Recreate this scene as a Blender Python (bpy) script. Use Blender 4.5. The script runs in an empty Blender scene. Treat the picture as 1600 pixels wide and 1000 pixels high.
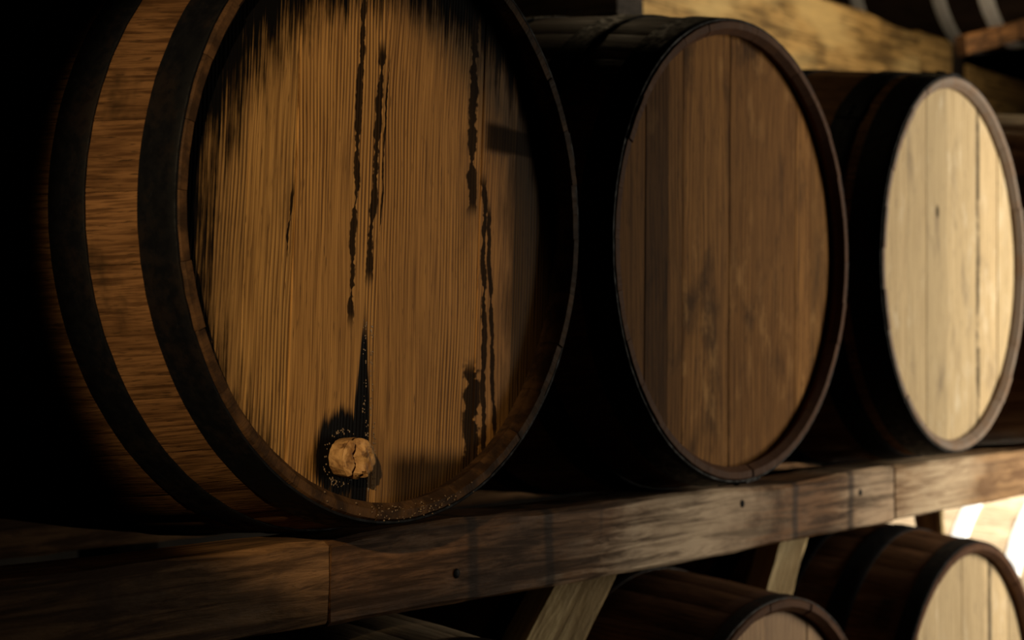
import bpy, bmesh, math, random
from mathutils import Vector, Matrix
random.seed(7)
scn = bpy.context.scene
COL = scn.collection
Z0 = 1.25                                   # height of the upper row's barrel axis above the floor

# ------------------------------------------------------------------ camera
cam_d = bpy.data.cameras.new('camera')
cam = bpy.data.objects.new('camera', cam_d)
COL.objects.link(cam)
scn.camera = cam
th, pit, rol = 0.6338, 0.0088, 0.0041
fw = Vector((math.cos(th)*math.cos(pit), math.sin(th)*math.cos(pit), math.sin(pit)))
rr = Vector((math.sin(th), -math.cos(th), 0))
uu = rr.cross(fw)
r2 = rr*math.cos(rol) + uu*math.sin(rol)
u2 = -rr*math.sin(rol) + uu*math.cos(rol)
m = Matrix((r2, u2, -fw)).transposed().to_4x4()
m.translation = Vector((-1.4122, -1.1736, -0.1173 + Z0))
cam.matrix_world = m
cam_d.sensor_width = 36
cam_d.lens = 36*2869.6/1600
cam_d.clip_start = 0.02
cam_d.dof.use_dof = True
cam_d.dof.focus_distance = 1.80
cam_d.dof.aperture_fstop = 5.6

# ------------------------------------------------------------------ world, lights, exposure
world = bpy.data.worlds.new('world')
scn.world = world
world.use_nodes = True
world.node_tree.nodes['Background'].inputs[0].default_value = (0.35, 0.5, 1.0, 1)
world.node_tree.nodes['Background'].inputs[1].default_value = 0.002
vs = scn.view_settings
vs.view_transform = 'Standard'
vs.look = 'None'
vs.exposure = 0.0
vs.gamma = 1.0
vs.use_curve_mapping = False


def lamp(name, kind, loc, target, energy, color, **kw):
    d = bpy.data.lights.new(name, kind)
    d.energy = energy
    d.color = color
    for k, v in kw.items():
        setattr(d, k, v)
    o = bpy.data.objects.new(name, d)
    COL.objects.link(o)
    o.location = loc
    o.rotation_euler = (Vector(target) - Vector(loc)).to_track_quat('-Z', 'Y').to_euler()
    return o


# warm cellar spot in the aisle that picks out the nearest barrel
sp = lamp('aisle_spot', 'SPOT', (-1.90, -1.22, 1.75), (-0.066, 0.080, 1.205), 145, (1.0, 0.70, 0.36),
          spot_size=math.radians(16.4), spot_blend=0.30, shadow_soft_size=0.02)
sp.scale = (0.68, 1, 1)                     # cone squeezed sideways to shape the light pool on the nearest barrel
# daylight from the doorway further down the aisle
lamp('doorway_daylight', 'AREA', (2.6, -1.6, 1.25), (2.15, 0.0, 1.2), 29, (1.0, 0.88, 0.69),
     shape='RECTANGLE', size=0.6, size_y=1.6, spread=math.radians(95))
# sunbeam through the doorway that falls on the barrel beyond the end of the rack
lamp('doorway_sunbeam', 'SPOT', (2.6, -2.6, 3.0), (2.95, 0.55, 0.75), 4500, (1.0, 0.94, 0.82),
     spot_size=math.radians(14), spot_blend=0.7, shadow_soft_size=0.08)
# unseen warm fill lamps, added above the upper row to brighten the back timbers
lamp('rack_fill', 'POINT', (3.0, 0.45, 2.16), (3.0, 0.45, 0), 6, (1.0, 0.72, 0.36), shadow_soft_size=0.03)
lamp('rack_fill', 'POINT', (1.12, 0.52, 2.05), (1.12, 0.52, 0), 1.2, (1.0, 0.74, 0.42), shadow_soft_size=0.03)  # weaker added fill for the flank of the straw-headed barrel


# ------------------------------------------------------------------ node helper
class NT:
    def __init__(self, name):
        self.mat = bpy.data.materials.new(name)
        self.mat.use_nodes = True
        self.t = self.mat.node_tree
        self.b = self.t.nodes['Principled BSDF']

    def n(self, typ):
        return self.t.nodes.new(typ)

    def put(self, sock, v):
        if isinstance(v, bpy.types.NodeSocket):
            self.t.links.new(v, sock)
        elif isinstance(v, (tuple, list)) and sock.type == 'RGBA' and len(v) == 3:
            sock.default_value = (*v, 1)
        else:
            sock.default_value = v

    def m(self, op, a, b=0.0, c=None, clamp=False):
        nd = self.n('ShaderNodeMath')
        nd.operation = op
        nd.use_clamp = clamp
        self.put(nd.inputs[0], a)
        self.put(nd.inputs[1], b)
        if c is not None:
            self.put(nd.inputs[2], c)
        return nd.outputs[0]

    def add(self, a, b): return self.m('ADD', a, b)
    def sub(self, a, b): return self.m('SUBTRACT', a, b)
    def mul(self, a, b): return self.m('MULTIPLY', a, b)
    def mx(self, a, b): return self.m('MAXIMUM', a, b)
    def mn(self, a, b): return self.m('MINIMUM', a, b)
    def absv(self, a): return self.m('ABSOLUTE', a)

    def ss(self, v, lo, hi, a=0.0, b=1.0):
        nd = self.n('ShaderNodeMapRange')
        nd.interpolation_type = 'SMOOTHSTEP'
        self.put(nd.inputs[0], v)
        for i, q in enumerate((lo, hi, a, b)):
            self.put(nd.inputs[i + 1], q)
        return nd.outputs[0]

    def coords(self):
        tc = self.n('ShaderNodeTexCoord')
        sp = self.n('ShaderNodeSeparateXYZ')
        self.t.links.new(tc.outputs['Object'], sp.inputs[0])
        return sp.outputs[0], sp.outputs[1], sp.outputs[2]

    def vec(self, x, y, z):
        nd = self.n('ShaderNodeCombineXYZ')
        for i, q in enumerate((x, y, z)):
            self.put(nd.inputs[i], q)
        return nd.outputs[0]

    def noise(self, x, y, z, scale=1.0, detail=3.0, rough=0.55, dist=0.0):
        nd = self.n('ShaderNodeTexNoise')
        self.put(nd.inputs['Vector'], self.vec(x, y, z))
        nd.inputs['Scale'].default_value = scale
        nd.inputs['Detail'].default_value = detail
        nd.inputs['Roughness'].default_value = rough
        nd.inputs['Distortion'].default_value = dist
        return nd.outputs['Fac']

    def mix(self, f, a, b, mode='MIX'):
        nd = self.n('ShaderNodeMix')
        nd.data_type = 'RGBA'
        nd.blend_type = mode
        self.put(nd.inputs[0], f)
        self.put(nd.inputs[6], a)
        self.put(nd.inputs[7], b)
        return nd.outputs[2]

    def info(self):
        nd = self.n('ShaderNodeObjectInfo')
        return nd.outputs['Random'], nd.outputs['Color']

    def bump(self, h, strength, dist):
        nd = self.n('ShaderNodeBump')
        nd.inputs['Strength'].default_value = strength
        nd.inputs['Distance'].default_value = dist
        self.put(nd.inputs['Height'], h)
        self.t.links.new(nd.outputs[0], self.b.inputs['Normal'])

    def out(self, col, rough, metal=0.0, spec=0.3):
        self.put(self.b.inputs['Base Color'], col)
        self.put(self.b.inputs['Roughness'], rough)
        self.put(self.b.inputs['Metallic'], metal)
        self.put(self.b.inputs['Specular IOR Level'], spec)
        return self.mat


def mat_stave(name, light, dark, grime, chime=(0.05, 0.03, 0.018), spec=0.06):
    """oak stave: grain along the barrel axis (local Y), own tint per stave"""
    k = NT(name)
    x, y, z = k.coords()
    rnd, _ = k.info()
    off = k.mul(rnd, 37.0)
    lines = k.noise(k.mul(x, 300), k.add(k.mul(y, 14), off), off, 1.0, 3, 0.6)
    fig = k.noise(k.mul(x, 26), k.add(k.mul(y, 5), off), off, 1.0, 4, 0.6, 0.6)
    blot = k.noise(k.mul(x, 9), k.add(k.mul(y, 11), off), k.mul(z, 9), 1.0, 4, 0.6)
    pore = k.noise(k.mul(x, 520), k.add(k.mul(y, 42), off), off, 1.0, 2, 0.5)
    c = k.mix(k.ss(lines, 0.32, 0.62), dark, light)
    c = k.mix(k.mul(k.ss(fig, 0.35, 0.62, 0.7, 0.0), 0.8), c, dark)
    c = k.mix(k.ss(pore, 0.60, 0.72, 0.0, 0.75), c, grime)
    c = k.mix(k.ss(blot, 0.55, 0.72, 0.0, 0.8), c, grime)
    tint = k.add(0.78, k.mul(rnd, 0.35))
    c = k.mix(1.0, c, k.vec(tint, tint, tint), 'MULTIPLY')
    # handled, greasy stave ends
    cn = k.noise(k.mul(x, 30), k.add(k.mul(y, 30), off), k.mul(z, 30), 1.0, 4, 0.65)
    cc = k.mix(k.ss(cn, 0.40, 0.66), chime, k.mix(0.35, chime, light))
    c = k.mix(k.ss(y, 0.046, 0.040), c, cc)
    h = k.add(k.mul(lines, 0.7), k.mul(pore, -0.6))
    k.bump(h, 0.55, 0.0012)
    return k.out(c, k.ss(lines, 0.2, 0.8, 0.75, 0.55), 0.0, spec)


def mat_iron(name, base, rust, rust_amt, rough=0.5, metal=0.7):
    k = NT(name)
    x, y, z = k.coords()
    rnd, _ = k.info()
    off = k.mul(rnd, 19.0)
    a = k.noise(k.add(x, off), y, z, 16, 6, 0.65)
    b = k.noise(k.add(x, off), y, z, 95, 4, 0.6)
    s = k.noise(k.add(x, off), k.mul(y, 6), z, 45, 3, 0.6)
    f = k.ss(k.add(k.mul(a, 0.75), k.mul(b, 0.3)), 0.50, 0.66, 0.0, rust_amt)
    c = k.mix(f, base, rust)
    c = k.mix(k.ss(s, 0.66, 0.74, 0.0, 0.35), c, (base[0]*5, base[1]*5, base[2]*5))
    k.bump(k.add(k.mul(b, 0.5), k.mul(a, 0.5)), 0.5, 0.0012)
    return k.out(c, k.ss(b, 0.3, 0.7, rough - 0.08, rough + 0.2), k.sub(metal, k.mul(f, metal*0.8)), 0.12)


def mat_head(name, light, dark, grime, custom=None, saw=0.6, blot_amt=0.5, period=0.0048, spec=0.25, smudge=0.0, smudge_col=None):
    """barrel-head board: grain along local Z; obj.color tints every single board"""
    k = NT(name)
    x, y, z = k.coords()
    rnd, tint = k.info()
    off = k.mul(rnd, 53.0)
    warp = k.noise(k.mul(x, 5), off, k.mul(z, 2.2), 1.0, 2, 0.5)
    gx = k.add(x, k.mul(warp, 0.035))
    ph = k.add(k.mul(gx, 2*math.pi/period), k.mul(k.noise(k.mul(gx, 60), off, k.mul(z, 1.5), 1.0, 2), 7.0))
    wave = k.add(0.5, k.mul(k.m('SINE', ph), 0.5))
    patch = k.ss(k.noise(k.mul(x, 9), off, k.mul(z, 3), 1.0, 2), 0.36, 0.6)
    wave = k.m('MULTIPLY_ADD', k.sub(wave, 0.5), patch, 0.5)
    fine = k.noise(k.mul(gx, 520), off, k.mul(z, 9), 1.0, 3, 0.6)
    streak = k.noise(k.mul(gx, 130), off, k.mul(z, 2.6), 1.0, 4, 0.62)
    blot = k.noise(k.mul(x, 14), off, k.mul(z, 6), 1.0, 5, 0.6, 0.4)
    g = k.add(k.mul(wave, saw), k.mul(k.m('MULTIPLY_ADD', fine, 1.6, -0.3), 1.0 - saw))
    c = k.mix(k.ss(g, 0.18, 0.72), dark, light)
    c = k.mix(k.ss(streak, 0.56, 0.70, 0.0, 0.55), c, dark)
    c = k.mix(k.ss(blot, 0.52, 0.74, 0.0, blot_amt), c, grime)
    pore = k.noise(k.mul(gx, 420), off, k.mul(z, 30), 1.0, 2, 0.6)
    c = k.mix(k.ss(pore, 0.62, 0.72, 0.0, 0.8), c, grime)
    sm = k.noise(k.mul(x, 34), off, k.mul(z, 15), 1.0, 5, 0.65)
    sm2 = k.noise(k.mul(x, 8), off, k.mul(z, 5), 1.0, 2, 0.5)
    c = k.mix(k.mul(k.ss(sm, 0.50, 0.70, 0.0, smudge), k.ss(sm2, 0.42, 0.6)), c, smudge_col or light)
    c = k.mix(1.0, c, tint, 'MULTIPLY')
    rough = 0.62
    if custom:
        mask, wet = custom(k, x, z, streak, fine)
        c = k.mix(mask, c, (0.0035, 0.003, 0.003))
        rough = k.ss(wet, 0.3, 0.8, 0.62, 0.40)
        spec = k.ss(mask, 0.2, 0.9, spec, 0.02)
    k.bump(k.add(k.mul(wave, 0.7), k.mul(fine, 0.5)), 0.6, 0.0011)
    return k.out(c, rough, 0.0, spec)


def stain_shade_near(k, x, z, streak, fine):
    """mould, leak stains and painted shade on the nearest head (head coordinates in metres)"""
    x = k.add(x, 0.010)
    n1 = k.noise(k.mul(x, 90), 0.0, k.mul(z, 7), 1.0, 4, 0.65)
    n2 = k.noise(k.mul(x, 30), 3.0, k.mul(z, 16), 1.0, 4, 0.65)
    n3 = k.noise(k.mul(x, 420), 6.0, k.mul(z, 11), 1.0, 2, 0.6)
    jit = k.add(k.mul(k.sub(n1, 0.5), 0.10), k.mul(k.sub(n2, 0.5), 0.05))
    jit = k.add(jit, k.mul(k.sub(n3, 0.5), 0.09))
    # grime from the chime plus painted edge of the light pool, widest upper left
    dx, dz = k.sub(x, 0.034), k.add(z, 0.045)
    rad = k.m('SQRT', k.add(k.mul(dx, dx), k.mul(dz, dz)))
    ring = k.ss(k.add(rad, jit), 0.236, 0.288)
    # shade over the right of the head, painted in as a blotchy mask
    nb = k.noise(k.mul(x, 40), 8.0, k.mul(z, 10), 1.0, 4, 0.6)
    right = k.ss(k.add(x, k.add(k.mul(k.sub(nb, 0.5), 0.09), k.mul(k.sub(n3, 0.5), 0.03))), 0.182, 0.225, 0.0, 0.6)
    patch = k.mul(k.ss(k.absv(k.sub(z, 0.105)), 0.010, 0.022, 1.0, 0.0), k.ss(x, 0.155, 0.175))  # notch of cast shadow, painted into the colour
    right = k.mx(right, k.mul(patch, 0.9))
    lowr = k.mul(k.ss(k.add(z, k.mul(k.sub(n1, 0.5), 0.02)), -0.222, -0.250), k.ss(x, 0.0, 0.05, 0, 0.85))  # soft lower right end of the shade, painted too
    # drips: (centre x at z=0, slope, z top, z bottom, half width)
    wig = k.mul(k.sub(k.noise(0.0, 1.0, k.mul(z, 22), 1.0, 3, 0.6), 0.5), 0.012)
    wv = k.noise(k.mul(x, 30), 5.0, k.mul(z, 38), 1.0, 3, 0.65)
    masks = [ring, right, lowr]
    for x0, sl, zt, zb, w in ((-0.0385, 0.012, 0.40, -0.108, 0.0042), (-0.012, 0.04, 0.175, -0.065, 0.0046),
                              (0.146, -0.02, 0.24, 0.02, 0.0068), (0.168, -0.045, 0.06, -0.24, 0.0040),
                              (0.176, -0.10, 0.03, -0.22, 0.0032), (0.155, -0.01, -0.14, -0.27, 0.012),
                              (0.001, 0.03, 0.16, -0.02, 0.0013), (-0.126, 0.06, 0.02, -0.05, 0.0017)):
        d = k.absv(k.sub(k.sub(x, k.add(wig, x0)), k.mul(z, sl)))
        ww = k.mul(k.ss(wv, 0.30, 0.62, 0.15, 1.35), w)
        line = k.ss(d, k.mul(ww, 0.75), k.mul(ww, 1.25), 1.0, 0.0)
        span = k.mul(k.ss(z, zb - 0.01, zb + 0.012), k.ss(z, zt - 0.012, zt + 0.01, 1.0, 0.0))
        masks.append(k.mul(line, k.mul(span, 0.93)))
    # black wet run above and around the bung
    run = k.ss(k.add(k.absv(k.sub(x, -0.0175)), k.mul(k.sub(n3, 0.5), 0.006)),
               k.ss(z, -0.10, -0.21, 0.002, 0.010), k.ss(z, -0.10, -0.21, 0.004, 0.014), 1.0, 0.0)
    run = k.mul(run, k.ss(z, -0.085, -0.125))
    bx, bz = k.add(x, 0.046), k.add(z, 0.237)
    soak = k.ss(k.add(k.m('SQRT', k.add(k.mul(bx, bx), k.mul(k.mul(bz, 0.8), bz))), k.mul(jit, 0.25)), 0.033, 0.045, 1.0, 0.0)
    below = k.mul(k.ss(k.absv(k.add(x, 0.038)), 0.028, 0.040, 1.0, 0.0), k.ss(z, -0.225, -0.245))
    wet = k.mx(run, k.mx(soak, k.mul(below, 0.9)))
    tot = wet
    for q in masks:
        tot = k.mx(tot, q)
    return tot, wet


def stain_far(x0, w):
    def fn(k, x, z, streak, fine):
        wv = k.noise(k.mul(x, 30), 5.0, k.mul(z, 20), 1.0, 3, 0.65)
        d = k.absv(k.sub(x, k.add(x0, k.mul(k.sub(wv, 0.5), 0.008))))
        line = k.mul(k.ss(d, w*0.5, w, 1.0, 0.0), k.ss(wv, 0.38, 0.56, 0.15, 0.8))
        kn = k.m('SQRT', k.add(k.m('POWER', k.mul(k.add(x, 0.056), 1.6), 2.0), k.m('POWER', k.sub(z, 0.083), 2.0)))
        knot = k.ss(kn, 0.006, 0.014, 0.8, 0.0)
        return k.mx(line, knot), 0.0
    return fn


def mat_beam(name, light, dark, pale, pale_rng=None, spec=0.15, marks=()):
    """old squared timber, grain along local X"""
    k = NT(name)
    x, y, z = k.coords()
    rnd, _ = k.info()
    off = k.mul(rnd, 31.0)
    gr = k.noise(k.add(k.mul(x, 5), off), k.mul(y, 90), k.mul(z, 90), 1.0, 5, 0.65, 0.8)
    fine = k.noise(k.add(k.mul(x, 60), off), k.mul(y, 260), k.mul(z, 260), 1.0, 3, 0.6)
    blot = k.noise(k.add(k.mul(x, 7), off), k.mul(y, 10), k.mul(z, 14), 1.0, 5, 0.62, 0.3)
    cross = k.noise(k.add(k.mul(x, 22), off), 2.0, k.mul(z, 3), 1.0, 3, 0.6)
    c = k.mix(k.ss(gr, 0.36, 0.64), dark, light)
    c = k.mix(k.ss(blot, 0.48, 0.66, 0.0, 0.75), c, dark)
    c = k.mix(k.ss(fine, 0.58, 0.72, 0.0, 0.6), c, dark)
    c = k.mix(k.ss(cross, 0.60, 0.70, 0.0, 0.5), c, dark)
    if pale_rng:
        for lo, hi, amt in pale_rng:
            wear = k.add(k.add(x, k.mul(z, -0.7)), k.add(k.mul(k.sub(blot, 0.5), 0.5), k.mul(k.sub(gr, 0.5), 0.35)))
            pm = k.mul(k.ss(wear, lo - 0.08, lo + 0.22), k.ss(wear, hi - 0.18, hi + 0.12, 1.0, 0.0))
            pm = k.mul(pm, k.ss(gr, 0.34, 0.58, 0.35, 1.0))
            c = k.mix(k.mul(pm, amt), c, pale)
    else:
        c = k.mix(k.ss(k.noise(k.mul(x, 3), off, k.mul(z, 9), 1.0, 3), 0.5, 0.7, 0.0, 0.7), c, pale)
    for mx_ in marks:                                        # old strap marks across the timber
        mm = k.ss(k.absv(k.sub(x, k.add(mx_, k.mul(k.sub(blot, 0.5), 0.02)))), 0.004, 0.014, 0.75, 0.0)
        c = k.mix(mm, c, (0.02, 0.012, 0.008))
    k.bump(k.add(k.mul(gr, 0.8), k.mul(fine, 0.35)), 0.7, 0.004)
    return k.out(c, k.ss(gr, 0.3, 0.7, 0.8, 0.6), 0.0, spec)


def mat_plain(name, a, b, scale, rough, spec=0.2):
    k = NT(name)
    x, y, z = k.coords()
    n = k.noise(x, y, z, scale, 6, 0.65)
    n2 = k.noise(x, y, z, scale*9, 3, 0.6)
    k.bump(k.add(n, k.mul(n2, 0.4)), 0.6, 0.01)
    return k.out(k.mix(k.ss(n, 0.35, 0.65), a, b), rough, 0.0, spec)


M = {}
M['stave_warm'] = mat_stave('stave_oak_warm', (0.20, 0.102, 0.042), (0.065, 0.031, 0.013), (0.022, 0.014, 0.008), (0.030, 0.017, 0.010))
M['stave_dark'] = mat_stave('stave_oak_dark', (0.15, 0.072, 0.034), (0.055, 0.026, 0.013), (0.012, 0.008, 0.006), (0.085, 0.043, 0.027))
M['stave_mid'] = mat_stave('stave_oak_mid', (0.22, 0.11, 0.05), (0.08, 0.04, 0.018), (0.02, 0.013, 0.009))
M['stave_black'] = mat_stave('stave_oak_blackened', (0.030, 0.018, 0.012), (0.012, 0.008, 0.006), (0.006, 0.004, 0.003))
M['stave_grey'] = mat_stave('stave_oak_greyed', (0.24, 0.12, 0.05), (0.09, 0.045, 0.02), (0.02, 0.013, 0.009), (0.24, 0.19, 0.155))
M['stave_pale'] = mat_stave('stave_oak_pale', (0.46, 0.36, 0.24), (0.26, 0.19, 0.12), (0.12, 0.08, 0.05))
M['iron_black'] = mat_iron('hoop_iron_black', (0.0028, 0.0032, 0.0045), (0.011, 0.0065, 0.0045), 0.5, 0.6, 0.1)
M['iron_rust'] = mat_iron('hoop_iron_rusty', (0.016, 0.014, 0.014), (0.055, 0.024, 0.012), 0.8, 0.55, 0.35)
M['iron_grey'] = mat_iron('hoop_iron_grey', (0.10, 0.10, 0.11), (0.06, 0.04, 0.03), 0.5, 0.36, 0.8)
M['iron_bright'] = mat_iron('hoop_iron_bright', (0.80, 0.80, 0.80), (0.35, 0.31, 0.28), 0.3, 0.5, 0.6)
M['head_near'] = mat_head('head_oak_amber', (0.44, 0.245, 0.080), (0.105, 0.048, 0.014), (0.09, 0.045, 0.016), stain_shade_near, 0.42, 0.5, spec=0.10)
M['head_mid'] = mat_head('head_oak_brown', (0.305, 0.158, 0.053), (0.115, 0.055, 0.019), (0.048, 0.026, 0.012), None, 0.10, 0.9, 0.009, 0.03, 0.6, (0.46, 0.27, 0.11))
M['head_pale'] = mat_head('head_oak_straw', (0.62, 0.48, 0.29), (0.42, 0.31, 0.175), (0.22, 0.165, 0.11), stain_far(0.117, 0.010), 0.10, 0.75, 0.012, 0.1, 0.6, (0.72, 0.62, 0.46))
M['head_low'] = mat_head('head_oak_low', (0.42, 0.26, 0.13), (0.24, 0.13, 0.06), (0.12, 0.07, 0.04), None, 0.12, 0.5, 0.012)
M['rail'] = mat_beam('rail_timber', (0.175, 0.084, 0.033), (0.045, 0.022, 0.010), (0.58, 0.44, 0.30),
                     [(0.46, 0.86, 0.95), (1.09, 1.42, 0.6)], marks=(0.235, 0.38, 1.0, 1.18))
M['rail_left'] = mat_beam('rail_timber_dark', (0.27, 0.145, 0.062), (0.08, 0.043, 0.021), (0.24, 0.16, 0.09), [(0.85, 1.1, 0.3)])
M['rail_right'] = mat_beam('rail_timber_pale', (0.33, 0.20, 0.10), (0.13, 0.07, 0.035), (0.52, 0.41, 0.28), [(-0.05, 0.30, 0.9)])
M['back_beam'] = mat_beam('back_timber_golden', (0.40, 0.25, 0.09), (0.085, 0.052, 0.020), (0.46, 0.33, 0.14))
M['chock'] = mat_beam('chock_timber', (0.50, 0.38, 0.19), (0.26, 0.18, 0.085), (0.55, 0.44, 0.25))
M['tar'] = mat_beam('tarred_timber', (0.020, 0.014, 0.010), (0.007, 0.005, 0.004), (0.02, 0.015, 0.01))
M['cork'] = None
M['wall'] = mat_plain('cellar_wall_stone', (0.006, 0.005, 0.004), (0.014, 0.011, 0.008), 3.5, 0.9)
M['floor'] = mat_plain('cellar_floor_earth', (0.03, 0.024, 0.018), (0.06, 0.047, 0.034), 5.0, 0.9)


# ------------------------------------------------------------------ object helpers
def link(name, me, mat=None, parent=None, loc=(0, 0, 0), rot=(0, 0, 0)):
    o = bpy.data.objects.new(name, me)
    COL.objects.link(o)
    if parent:
        o.parent = parent
    o.location = loc
    o.rotation_euler = rot
    if mat and me and not me.materials:
        me.materials.append(mat)
    return o


def to_mesh(bm, name, mat=None, smooth=False):
    bmesh.ops.recalc_face_normals(bm, faces=bm.faces)
    me = bpy.data.meshes.new(name)
    bm.to_mesh(me)
    bm.free()
    if smooth:
        for p in me.polygons:
            p.use_smooth = True
        me.set_sharp_from_angle(angle=math.radians(35))
    if mat:
        me.materials.append(mat)
    return me


def tag(o, label=None, cat=None, group=None, kind=None):
    if label: o['label'] = label
    if cat: o['category'] = cat
    if group: o['group'] = group
    if kind: o['kind'] = kind
    return o


# ------------------------------------------------------------------ the room
def slab(name, lo, hi, mat):
    bm = bmesh.new()
    bmesh.ops.create_cube(bm, size=1.0)
    c = [(a + b)/2 for a, b in zip(lo, hi)]
    for v in bm.verts:
        v.co = Vector([v.co[i]*(hi[i] - lo[i]) for i in range(3)])
    o = link(name, to_mesh(bm, name, mat), loc=c)
    return tag(o, kind='structure')


tag(slab('floor', (-4, -4, -0.1), (16, 3, 0), M['floor']), 'dark trodden earth floor of the cellar')
tag(slab('wall_back', (-4, 2.6, 0), (16, 2.8, 3.2), M['wall']), 'dark rough stone wall behind the barrel racks')
tag(slab('ceiling', (-4, -4, 3.2), (16, 3, 3.3), M['wall']), 'dark cellar ceiling above the barrel racks')

# ------------------------------------------------------------------ barrels
L = 0.90
BULGE = 0.036
NST = 30
THK = 0.018


def prof(R, t):
    return R + BULGE*(1 - ((t - L/2)/(L/2))**2)


_stave = {}


def stave_mesh(R, mat):
    key = (round(R, 4), mat.name)
    if key in _stave:
        return _stave[key]
    bm = bmesh.new()
    half = math.pi/NST - 0.0006
    angs = [-half, -half + 0.004, 0.0, half - 0.004, half]
    drop = [0.0004, 0, 0, 0, 0.0004]                        # eased long edges
    ts = [0.0, 0.004] + [0.03 + i*(L - 0.06)/10 for i in range(11)] + [L - 0.004, L]
    loop = []
    for i, t in enumerate(ts):                               # outer face
        loop.append((t, prof(R, t) - (0.0025 if i in (0, len(ts) - 1) else 0)))
    inner = [(L, R - 0.011), (L - 0.010, R - THK), (L/2, prof(R, L/2) - THK), (0.032, prof(R, 0.032) - THK), (0.009, R - THK), (0.0, R - 0.011)]
    loop += inner
    rings = []
    for a, dr in zip(angs, drop):
        ring = []
        for j, (t, r) in enumerate(loop):
            q = r - (dr if j < len(ts) else 0)
            ring.append(bm.verts.new((q*math.sin(a), t, q*math.cos(a))))
        rings.append(ring)
    n = len(loop)
    for a in range(len(rings) - 1):
        for j in range(n):
            bm.faces.new((rings[a][j], rings[a][(j + 1) % n], rings[a + 1][(j + 1) % n], rings[a + 1][j]))
    bm.faces.new(rings[0])
    bm.faces.new(rings[-1][::-1])
    me = to_mesh(bm, 'stave', mat, True)
    _stave[key] = me
    return me


_hoop = {}


def hoop_mesh(R, t0, t1, mat):
    key = (round(R, 4), round(t0, 4), round(t1, 4), mat.name)
    if key in _hoop:
        return _hoop[key]
    bm = bmesh.new()
    seg = 128
    th_ = 0.0022
    pts = [(t0, prof(R, t0) - 0.001), (t0, prof(R, t0) + th_*0.6), (t0 + 0.0012, prof(R, t0 + 0.001) + th_)]
    for k in range(1, 4):
        t = t0 + (t1 - t0)*k/4
        pts.append((t, prof(R, t) + th_))
    pts += [(t1 - 0.0012, prof(R, t1) + th_), (t1, prof(R, t1) + th_*0.6), (t1, prof(R, t1) - 0.001)]
    rng = random.Random(hash(round(t0*1000)))
    rings = []
    for s in range(seg):
        a = 2*math.pi*s/seg
        w = 0.0006*math.sin(3*a + t0*40) + rng.uniform(-0.0003, 0.0003)
        rings.append([bm.verts.new(((r + w*0.3)*math.sin(a), t + w, (r + w*0.3)*math.cos(a))) for t, r in pts])
    n = len(pts)
    for s in range(seg):
        A, B = rings[s], rings[(s + 1) % seg]
        for j in range(n):
            bm.faces.new((A[j], A[(j + 1) % n], B[(j + 1) % n], B[j]))
    # riveted overlap of the strap ends
    a0, a1 = 0.0, 0.12
    lap = []
    for a in (a0, a0 + 0.04, a0 + 0.08, a1):
        lap.append([bm.verts.new(((prof(R, t) + e)*math.sin(a), t, (prof(R, t) + e)*math.cos(a)))
                    for t, e in ((t0 + 0.0008, 0.001), (t0 + 0.0008, 0.0042), (t1 - 0.0008, 0.0042), (t1 - 0.0008, 0.001))])
    for A, B in zip(lap, lap[1:]):
        for j in range(4):
            bm.faces.new((A[j], A[(j + 1) % 4], B[(j + 1) % 4], B[j]))
    bm.faces.new(lap[0]); bm.faces.new(lap[-1][::-1])
    me = to_mesh(bm, 'hoop', mat, True)
    _hoop[key] = me
    return me


def rivet_mesh(mat):
    bm = bmesh.new()
    bmesh.ops.create_uvsphere(bm, u_segments=10, v_segments=6, radius=0.0055)
    for v in bm.verts:
        v.co.z *= 0.5
    return to_mesh(bm, 'rivet', mat, True)


RIV = {n: rivet_mesh(M[n]) for n in ('iron_black', 'iron_rust', 'iron_grey', 'iron_bright')}


def board_mesh(x0, x1, Rh, mat, thick=0.022, off=0.0):
    """one board of a barrel head: a slice x0..x1 of the disc with eased edges"""
    bm = bmesh.new()
    x0c, x1c = max(x0, -Rh*0.9995) + 0.0003, min(x1, Rh*0.9995) - 0.0003
    N = 16
    xs = [x0c + (x1c - x0c)*i/N for i in range(N + 1)]
    zt = [math.sqrt(max(Rh*Rh - q*q, 1e-6)) for q in xs]
    outline = [(q, h) for q, h in zip(xs, zt)] + [(q, -h) for q, h in zip(xs[::-1], zt[::-1])]
    f = bm.faces.new([bm.verts.new((q, off, h)) for q, h in outline])
    r = bmesh.ops.extrude_face_region(bm, geom=[f])
    for v in [g for g in r['geom'] if isinstance(g, bmesh.types.BMVert)]:
        v.co.y += thick
    bmesh.ops.recalc_face_normals(bm, faces=bm.faces)
    ed = [e for e in bm.edges if all(abs(v.co.y - off) < 1e-5 for v in e.verts)]
    bmesh.ops.bevel(bm, geom=ed, offset=0.0005, segments=1, affect='EDGES')
    return to_mesh(bm, 'head_board', mat)


HOOPS_A = [(0.002, 0.044), (0.104, 0.148), (0.268, 0.310)]


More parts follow.
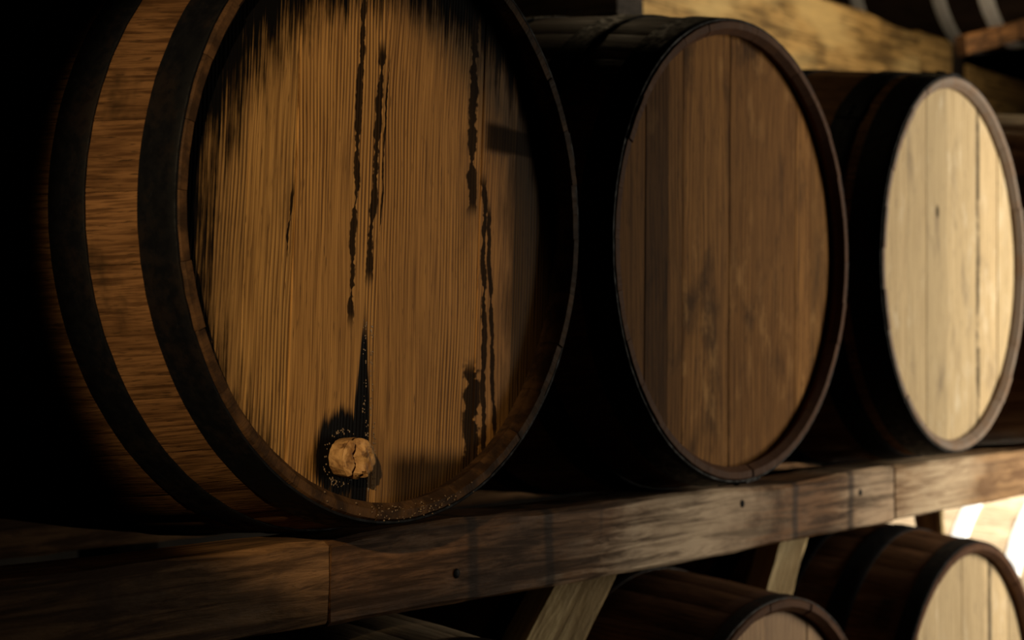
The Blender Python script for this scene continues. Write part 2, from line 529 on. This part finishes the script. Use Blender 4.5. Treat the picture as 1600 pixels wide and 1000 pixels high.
def barrel(label, X, Y, Zc, R=0.302, yaw=0.0, roll=0.0, hoops=HOOPS_A, iron='iron_black', stave='stave_mid',
           head='head_mid', seams=(-0.17, -0.07, 0.05, 0.16), tints=None, recess=0.020, group=None, spin=0.0, back=True, seed=1,
           lap=None):
    rng = random.Random(seed)
    base = prof(R, L/2)
    root = bpy.data.objects.new('barrel', None)
    COL.objects.link(root)
    root.empty_display_size = 0.1
    root.location = (X, Y, Zc - base)
    root.rotation_euler = (0, 0, yaw)
    tag(root, label, 'barrel', group)
    sm = stave_mesh(R, M[stave])
    for i in range(NST):
        link('stave', sm, parent=root, loc=(0, rng.uniform(-0.0012, 0.0012), base),
             rot=(0, spin + 2*math.pi*i/NST, 0))
    hs = list(hoops)
    if back:
        hs += [(L - b, L - a) for a, b in hoops]
    for i, (a, b) in enumerate(hs):
        ang = rng.uniform(0, 6.28) if lap is None else lap + i*0.3
        h = link('hoop', hoop_mesh(R, a, b, M[iron]), parent=root, loc=(0, 0, base), rot=(0, ang, 0))
        if i < len(hoops):
            tm = (a + b)/2
            for da in (0.035, 0.085):
                r_ = prof(R, tm) + 0.0044
                link('rivet', RIV[iron], parent=h, loc=(r_*math.sin(da), tm, r_*math.cos(da)), rot=(0, da, 0))
    Rh = prof(R, recess) - THK + 0.0005
    ed = [-Rh] + list(seams) + [Rh]
    for i in range(len(ed) - 1):
        o = link('head_board', board_mesh(ed[i], ed[i + 1], Rh, M[head], off=rng.uniform(-0.0012, 0.0012)),
                 parent=root, loc=(0, recess, base), rot=(0, roll, 0))
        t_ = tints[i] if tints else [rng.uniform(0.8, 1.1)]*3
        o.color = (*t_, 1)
    if back:
        o = link('back_head', board_mesh(-Rh, Rh, Rh, M[head]), parent=root, loc=(0, L - recess - 0.022, base))
        o.color = (0.8, 0.8, 0.8, 1)
    root['base_r'] = base
    return root


UP = 'barrels lying on the upper rails'
LO = 'barrels lying on the lower rails'
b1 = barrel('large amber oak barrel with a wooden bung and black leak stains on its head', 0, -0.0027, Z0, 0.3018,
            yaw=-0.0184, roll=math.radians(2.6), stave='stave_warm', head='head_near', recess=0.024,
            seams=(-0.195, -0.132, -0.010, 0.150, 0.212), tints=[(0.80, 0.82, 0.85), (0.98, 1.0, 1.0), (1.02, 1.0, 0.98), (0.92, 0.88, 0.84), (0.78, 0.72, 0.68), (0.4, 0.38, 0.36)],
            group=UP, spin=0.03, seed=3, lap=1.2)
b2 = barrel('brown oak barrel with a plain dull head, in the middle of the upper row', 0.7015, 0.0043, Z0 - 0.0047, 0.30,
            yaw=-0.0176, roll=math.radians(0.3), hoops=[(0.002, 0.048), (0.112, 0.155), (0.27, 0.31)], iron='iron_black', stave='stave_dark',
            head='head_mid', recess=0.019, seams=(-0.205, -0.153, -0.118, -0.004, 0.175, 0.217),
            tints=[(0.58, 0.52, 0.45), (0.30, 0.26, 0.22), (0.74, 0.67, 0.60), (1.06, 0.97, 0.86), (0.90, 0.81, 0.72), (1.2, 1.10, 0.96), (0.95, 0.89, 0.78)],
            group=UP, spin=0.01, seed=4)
b3 = barrel('barrel with a sunlit pale straw head and greyish rim, right of the brown one', 1.4035, -0.0015, Z0 + 0.0016, 0.3018,
            yaw=0.0159, roll=math.radians(-0.6), hoops=[(0.002, 0.052), (0.070, 0.114), (0.22, 0.262)], iron='iron_black', stave='stave_grey',
            head='head_pale', recess=0.015, seams=(-0.18, -0.10, -0.017, 0.117, 0.205),
            tints=[(0.92, 0.9, 0.86), (0.86, 0.85, 0.82), (0.80, 0.80, 0.78), (0.95, 0.95, 0.93), (1.06, 1.05, 1.02), (1.0, 1.0, 0.97)],
            group=UP, spin=0.05, seed=5)
b4 = barrel('reddish barrel cut off by the right edge, last in the upper row', 2.115, 0.0, Z0, 0.3018, yaw=0.01,
            stave='stave_mid', head='head_pale', group=UP, seed=6, hoops=[(0.002, 0.035), (0.40, 0.44)])
ZL = Z0 - 0.757
l1 = barrel('grey-brown barrel under the rail below the amber barrel, only its top showing', 0.115, 0.0, ZL + 0.020, 0.292, yaw=-0.01,
            stave='stave_pale', head='head_low', group=LO, seed=7, iron='iron_rust', hoops=[(0.002, 0.03), (0.268, 0.31)])
l2 = barrel('dark barrel of the lower row with a reddish chime, below the brown one', 0.800, 0.0, ZL - 0.006, 0.292, yaw=0.0,
            hoops=[(0.002, 0.02), (0.2, 0.24), (0.3, 0.34)], stave='stave_dark', head='head_low', group=LO, seed=8, iron='iron_rust', roll=0.02, seams=(-0.2, -0.13, -0.01, 0.11, 0.2))
l3 = barrel('dark stained barrel with several iron hoops and a pale head, lower right', 1.472, 0.0, ZL + 0.006, 0.296, yaw=0.0,
            hoops=[(0.002, 0.03), (0.11, 0.15), (0.21, 0.25), (0.33, 0.37)], stave='stave_dark', head='head_pale', group=LO, seed=9, iron='iron_black', roll=-0.03,
            seams=(-0.18, -0.1, 0.0, 0.09, 0.2))
l5 = barrel('barrel bleached white by daylight at the lower right edge', 2.98, 0.22, ZL - 0.05, 0.302, yaw=0.0,
            hoops=[(0.002, 0.045), (0.17, 0.21), (0.31, 0.35)], stave='stave_pale', head='head_pale', seed=10, iron='iron_bright')

# bung of the nearest barrel: a hand-cut plug with a split face
def bung_mesh():
    k = NT('bung_wood')
    x, y, z = k.coords()
    n = k.noise(k.mul(x, 120), k.mul(y, 30), k.mul(z, 50), 1.0, 4, 0.65, 0.5)
    n2 = k.noise(k.mul(x, 50), k.mul(y, 60), k.mul(z, 55), 1.0, 3, 0.6)
    c = k.mix(k.ss(n, 0.3, 0.65), (0.20, 0.095, 0.032), (0.50, 0.30, 0.125))
    c = k.mix(k.ss(n2, 0.50, 0.64, 0.0, 0.85), c, (0.075, 0.030, 0.011))
    k.bump(k.add(n, n2), 0.8, 0.003)
    mat = k.out(c, 0.6, 0.0, 0.3)
    bm = bmesh.new()
    rng = random.Random(12)
    seg, rings = 44, []
    prof_ = [(0.0, 0.0190), (-0.010, 0.0198), (-0.019, 0.0202), (-0.0245, 0.0198), (-0.0275, 0.0185), (-0.0285, 0.0168),
             (-0.0288, 0.0145), (-0.0288, 0.0120), (-0.0288, 0.0095), (-0.0288, 0.0070), (-0.0288, 0.0045), (-0.0288, 0.0018)]
    jit = [1 + rng.uniform(-0.02, 0.02) for _ in range(seg)]
    for j, (t, r) in enumerate(prof_):
        ring = []
        for s in range(seg):
            a = 2*math.pi*s/seg
            q = r*jit[s]*(1 + rng.uniform(-0.008, 0.008))
            px, pz = q*math.cos(a), q*math.sin(a)
            ty = t
            if j >= 3:
                # ragged vertical split left of the middle, the left part broken away and sloping back
                d = px + 0.0035 + 0.0016*math.sin(pz*330)
                ty += 0.014*math.exp(-(d/0.0028)**2)
                if d < 0: ty += 0.002 - d*0.45
                ty += 0.0007*math.sin(px*700 + pz*420) + rng.uniform(-0.0004, 0.0004)
                if -0.004 < px < 0.006 and pz < -0.0145: ty += 0.006
            ring.append(bm.verts.new((px, ty, pz)))
        rings.append(ring)
    for A, B in zip(rings, rings[1:]):
        for s in range(seg):
            bm.faces.new((A[s], A[(s + 1) % seg], B[(s + 1) % seg], B[s]))
    bm.faces.new(rings[-1])
    bm.faces.new(rings[0][::-1])
    return to_mesh(bm, 'bung', mat, True)


bg = link('bung', bung_mesh(), parent=b1, loc=(-0.065, 0.024, b1['base_r'] - 0.2365), rot=(0, 0.05, 0))
bg['label'] = 'pale split wooden bung'


# beads of wet resin around the bung and along the leak
def droplets():
    k = NT('wet_resin')
    k.n('ShaderNodeTexCoord')
    x, y, z = k.coords()
    mat = k.out(k.mix(k.noise(x, y, z, 200), (0.10, 0.07, 0.045), (0.30, 0.22, 0.15)), 0.12, 0.0, 0.9)
    rng = random.Random(21)
    bm = bmesh.new()
    spots = []
    for _ in range(120):
        z_ = rng.uniform(-0.272, -0.10)
        spots.append((-0.0275 + rng.choice((-1, 1))*rng.uniform(0.003, 0.008) + (0.004 if z_ < -0.2 else 0), z_))
    for _ in range(60):
        a = rng.uniform(0.3, 2*math.pi)
        q = rng.uniform(0.0225, 0.028)
        spots.append((-0.065 + q*math.cos(a), -0.2365 + q*math.sin(a)))
    for _ in range(30):
        spots.append((rng.gauss(-0.076, 0.004), rng.uniform(-0.273, -0.255)))
    for px, pz in spots:
        if px*px + pz*pz > 0.274**2:
            continue
        r = rng.uniform(0.0004, 0.0009)
        mt = Matrix.Translation((px, 0.0235, pz)) @ Matrix.Diagonal((1, 0.8, rng.uniform(0.9, 1.8), 1))
        bmesh.ops.create_icosphere(bm, subdivisions=1, radius=r, matrix=mt)
    # beads on the chime below the leak
    for _ in range(90):
        a = rng.gauss(0.02, 0.16)
        q = 0.3018 - rng.uniform(0.0, 0.016)
        r = rng.uniform(0.0004, 0.0011)
        bmesh.ops.create_icosphere(bm, subdivisions=1, radius=r, matrix=Matrix.Translation((q*math.sin(a), -0.0006, -q*math.cos(a))))
    return to_mesh(bm, 'resin_bead', mat, True)


db = link('resin_bead', droplets(), parent=b1, loc=(0, 0, b1['base_r']))
db['kind'] = 'stuff'
db['label'] = 'glistening beads of leaked resin'


# ------------------------------------------------------------------ timbers
def timber_mesh(name, length, w, h, mat, jit=0.002, seed=0, n=None, wave=0.0, ch=0.004):
    """squared timber along local X (0..length), width w in Y, height h in Z from 0; worn wavy edges"""
    rng = random.Random(seed)
    bm = bmesh.new()
    n = n or max(6, int(length/0.05))
    ph = [rng.uniform(0, 6.28) for _ in range(8)]
    rings = []
    for i in range(n + 1):
        x = length*i/n
        e = wave*(math.sin(x*5.1 + ph[0])*0.6 + math.sin(x*11.7 + ph[1])*0.4)
        e2 = wave*(math.sin(x*6.3 + ph[2])*0.5 + math.sin(x*14.1 + ph[3])*0.3)
        y0, y1, z0, z1 = -w/2, w/2, e2*0.5, h + e
        pts = [(y0 + ch, z0), (y1 - ch, z0), (y1, z0 + ch), (y1, z1 - ch), (y1 - ch, z1), (y0 + ch*1.4, z1), (y0, z1 - ch*1.4), (y0, (z0 + z1)/2), (y0, z0 + ch)]
        ring = []
        for y, z in pts:
            ring.append(bm.verts.new((x, y + rng.uniform(-jit, jit), z + rng.uniform(-jit, jit)*0.6)))
        rings.append(ring)
    for A, B in zip(rings, rings[1:]):
        for j in range(len(A)):
            bm.faces.new((A[j], A[(j + 1) % len(A)], B[(j + 1) % len(A)], B[j]))
    bm.faces.new(rings[0]); bm.faces.new(rings[-1][::-1])
    return to_mesh(bm, name, mat, True)


def beam(name, label, p, length, w, h, mat, cat='beam', rot=(0, 0, 0), group=None, **kw):
    o = link(name, timber_mesh(name, length, w, h, mat, **kw), loc=p, rot=rot)
    return tag(o, label, cat, group)


RT = Z0 - 0.322                # top of the rail under the upper row
RB = Z0 - 0.407
FR = 'front rail timbers'
yc = 0.108
beam('rail_beam', 'dark rail timber under the amber barrel, left of the first joint', (-1.9, yc, RB), 1.864, 0.085, RT - RB, M['rail_left'], group=FR, seed=1, wave=0.002)
long_rail = beam('rail_beam', 'long rail timber with a pale worn patch under the brown barrel', (-0.032, yc, RB - 0.004), 1.334, 0.085, RT - RB + 0.004, M['rail'], group=FR, seed=2, wave=0.006, rot=(0, 0, 0))
beam('rail_beam', 'pale sunlit rail timber at the right, beneath the straw-headed barrel', (1.308, yc, RB), 1.18, 0.085, RT - RB, M['rail_right'], group=FR, seed=3, wave=0.003)
beam('rail_beam', 'dark rear rail timber carrying the back ends of the upper row', (-1.9, L - yc, RB), 4.388, 0.085, RT - RB, M['rail_left'], seed=4)
nail_bm = bmesh.new()
bmesh.ops.create_uvsphere(nail_bm, u_segments=10, v_segments=6, radius=0.0055)
for v in nail_bm.verts:
    v.co.y *= 0.4
nail_me = to_mesh(nail_bm, 'nail', M['iron_black'], True)
for nx, nz in ((0.841, 0.065), (0.205, 0.034), (1.21, 0.056)):
    link('nail', nail_me, parent=long_rail, loc=(nx, -0.0428, nz))
LT = ZL - 0.330
beam('rail_beam', 'heavy front sleeper timber on the floor below the lower row', (-1.5, yc, 0), 3.8, 0.085, LT, M['rail_left'], seed=5)
beam('rail_beam', 'heavy rear sleeper timber on the floor below the lower row', (-1.5, L - yc, 0), 3.8, 0.085, LT, M['rail_left'], seed=6)


for yy, q in ((0.40, 'front'), (0.94, 'rear')):
    beam('cradle_sleeper', 'short %s sleeper under the bleached barrel at the right edge' % q, (2.7, yy, 0), 0.56, 0.08, ZL - 0.05 - 0.334, M['rail_left'], seed=8)


def strut(label, top, bot, w, d, mat, seed, twist=0.0, name='chock'):
    a, b = Vector(bot), Vector(top)
    v = b - a
    o = link(name, timber_mesh(name, v.length, d, w, mat, jit=0.0012, seed=seed, n=5, ch=0.003))
    xax = v.normalized()
    yax = Vector((0, 1, 0))
    zax = xax.cross(yax).normalized()
    yax = zax.cross(xax)
    R_ = Matrix((xax, yax, zax)).transposed().to_4x4()
    tw = Matrix.Rotation(twist, 4, 'X')
    o.matrix_world = Matrix.Translation(a) @ R_ @ tw @ Matrix.Translation((0, 0, -w/2))
    return tag(o, label, 'chock', 'wooden chocks wedged under the rail')


strut('golden wooden chock slanting under the rail, left of the dark lower barrel', (0.575, 0.17, RB - 0.004), (0.43, 0.17, RB - 0.150), 0.075, 0.07, M['chock'], 31, -0.5)
strut('small yellowish chock under the rail between the two dark lower barrels', (1.135, 0.17, RB - 0.006), (1.07, 0.17, RB - 0.11), 0.05, 0.06, M['chock'], 32, -0.5)
strut('pale chock under the rail joint, beside the bleached lower barrel', (1.74, 0.20, RB - 0.002), (1.755, 0.20, RB - 0.085), 0.06, 0.05, M['chock'], 33, 0.4)

# heavy golden timbers of the rear rack, above and behind the barrels
BB = Z0 + 0.44
BH = 0.315
beam('back_beam', 'golden back timber seen above the brown and straw-headed barrels', (0.6, 1.03, BB), 2.86, 0.10, BH, M['back_beam'], group='rear rack timbers', seed=11, wave=0.01)
beam('back_beam', 'short orange end of the back timber beside the dark upright', (3.465, 1.03, BB), 0.23, 0.10, BH, M['back_beam'], group='rear rack timbers', seed=12)
beam('back_beam', 'dim olive back timber at the top right edge', (3.84, 1.04, BB - 0.01), 1.8, 0.10, BH - 0.04, M['back_beam'], group='rear rack timbers', seed=13)
beam('rack_post', 'dark upright post of the rear rack near the top right', (3.83, 1.04, 0), BB + BH, 0.09, 0.09, M['tar'], cat='post', rot=(0, -math.pi/2, 0), seed=14)
beam('rack_post', 'dark upright post of the rear rack hidden behind the upper row', (0.60, 1.04, 0), BB + BH, 0.09, 0.09, M['tar'], cat='post', rot=(0, -math.pi/2, 0), seed=15)

beam('joist', 'black joist end jutting from the back timber above the brown barrel', (1.355, 0.60, BB + 0.012), 0.376, 0.085, 0.10, M['tar'], cat='joist', rot=(0, 0, math.pi/2), seed=18)

# next tier up, only its undersides reach into the frame
PA, PB = Vector((3.02, 0.67, Z0 + 0.600)), Vector((3.68, 0.67, Z0 + 0.756))
beam('brace_plank', 'brown plank rising to the right edge under the dark top corner barrel', PA, (PB - PA).length, 0.03, 0.05, M['rail'], cat='plank',
     rot=(0, -math.atan2(PB.z - PA.z, PB.x - PA.x), 0), seed=19, ch=0.003)
ub = barrel('dark barrel with a shiny grey hoop in the top right corner', 4.0, 0.72, BB + BH + 0.345, 0.302, yaw=0.0, hoops=[(0.002, 0.044), (0.16, 0.205), (0.3, 0.34)],
            stave='stave_black', head='head_mid', seed=15, iron='iron_bright')

scn.view_layers[0].update()
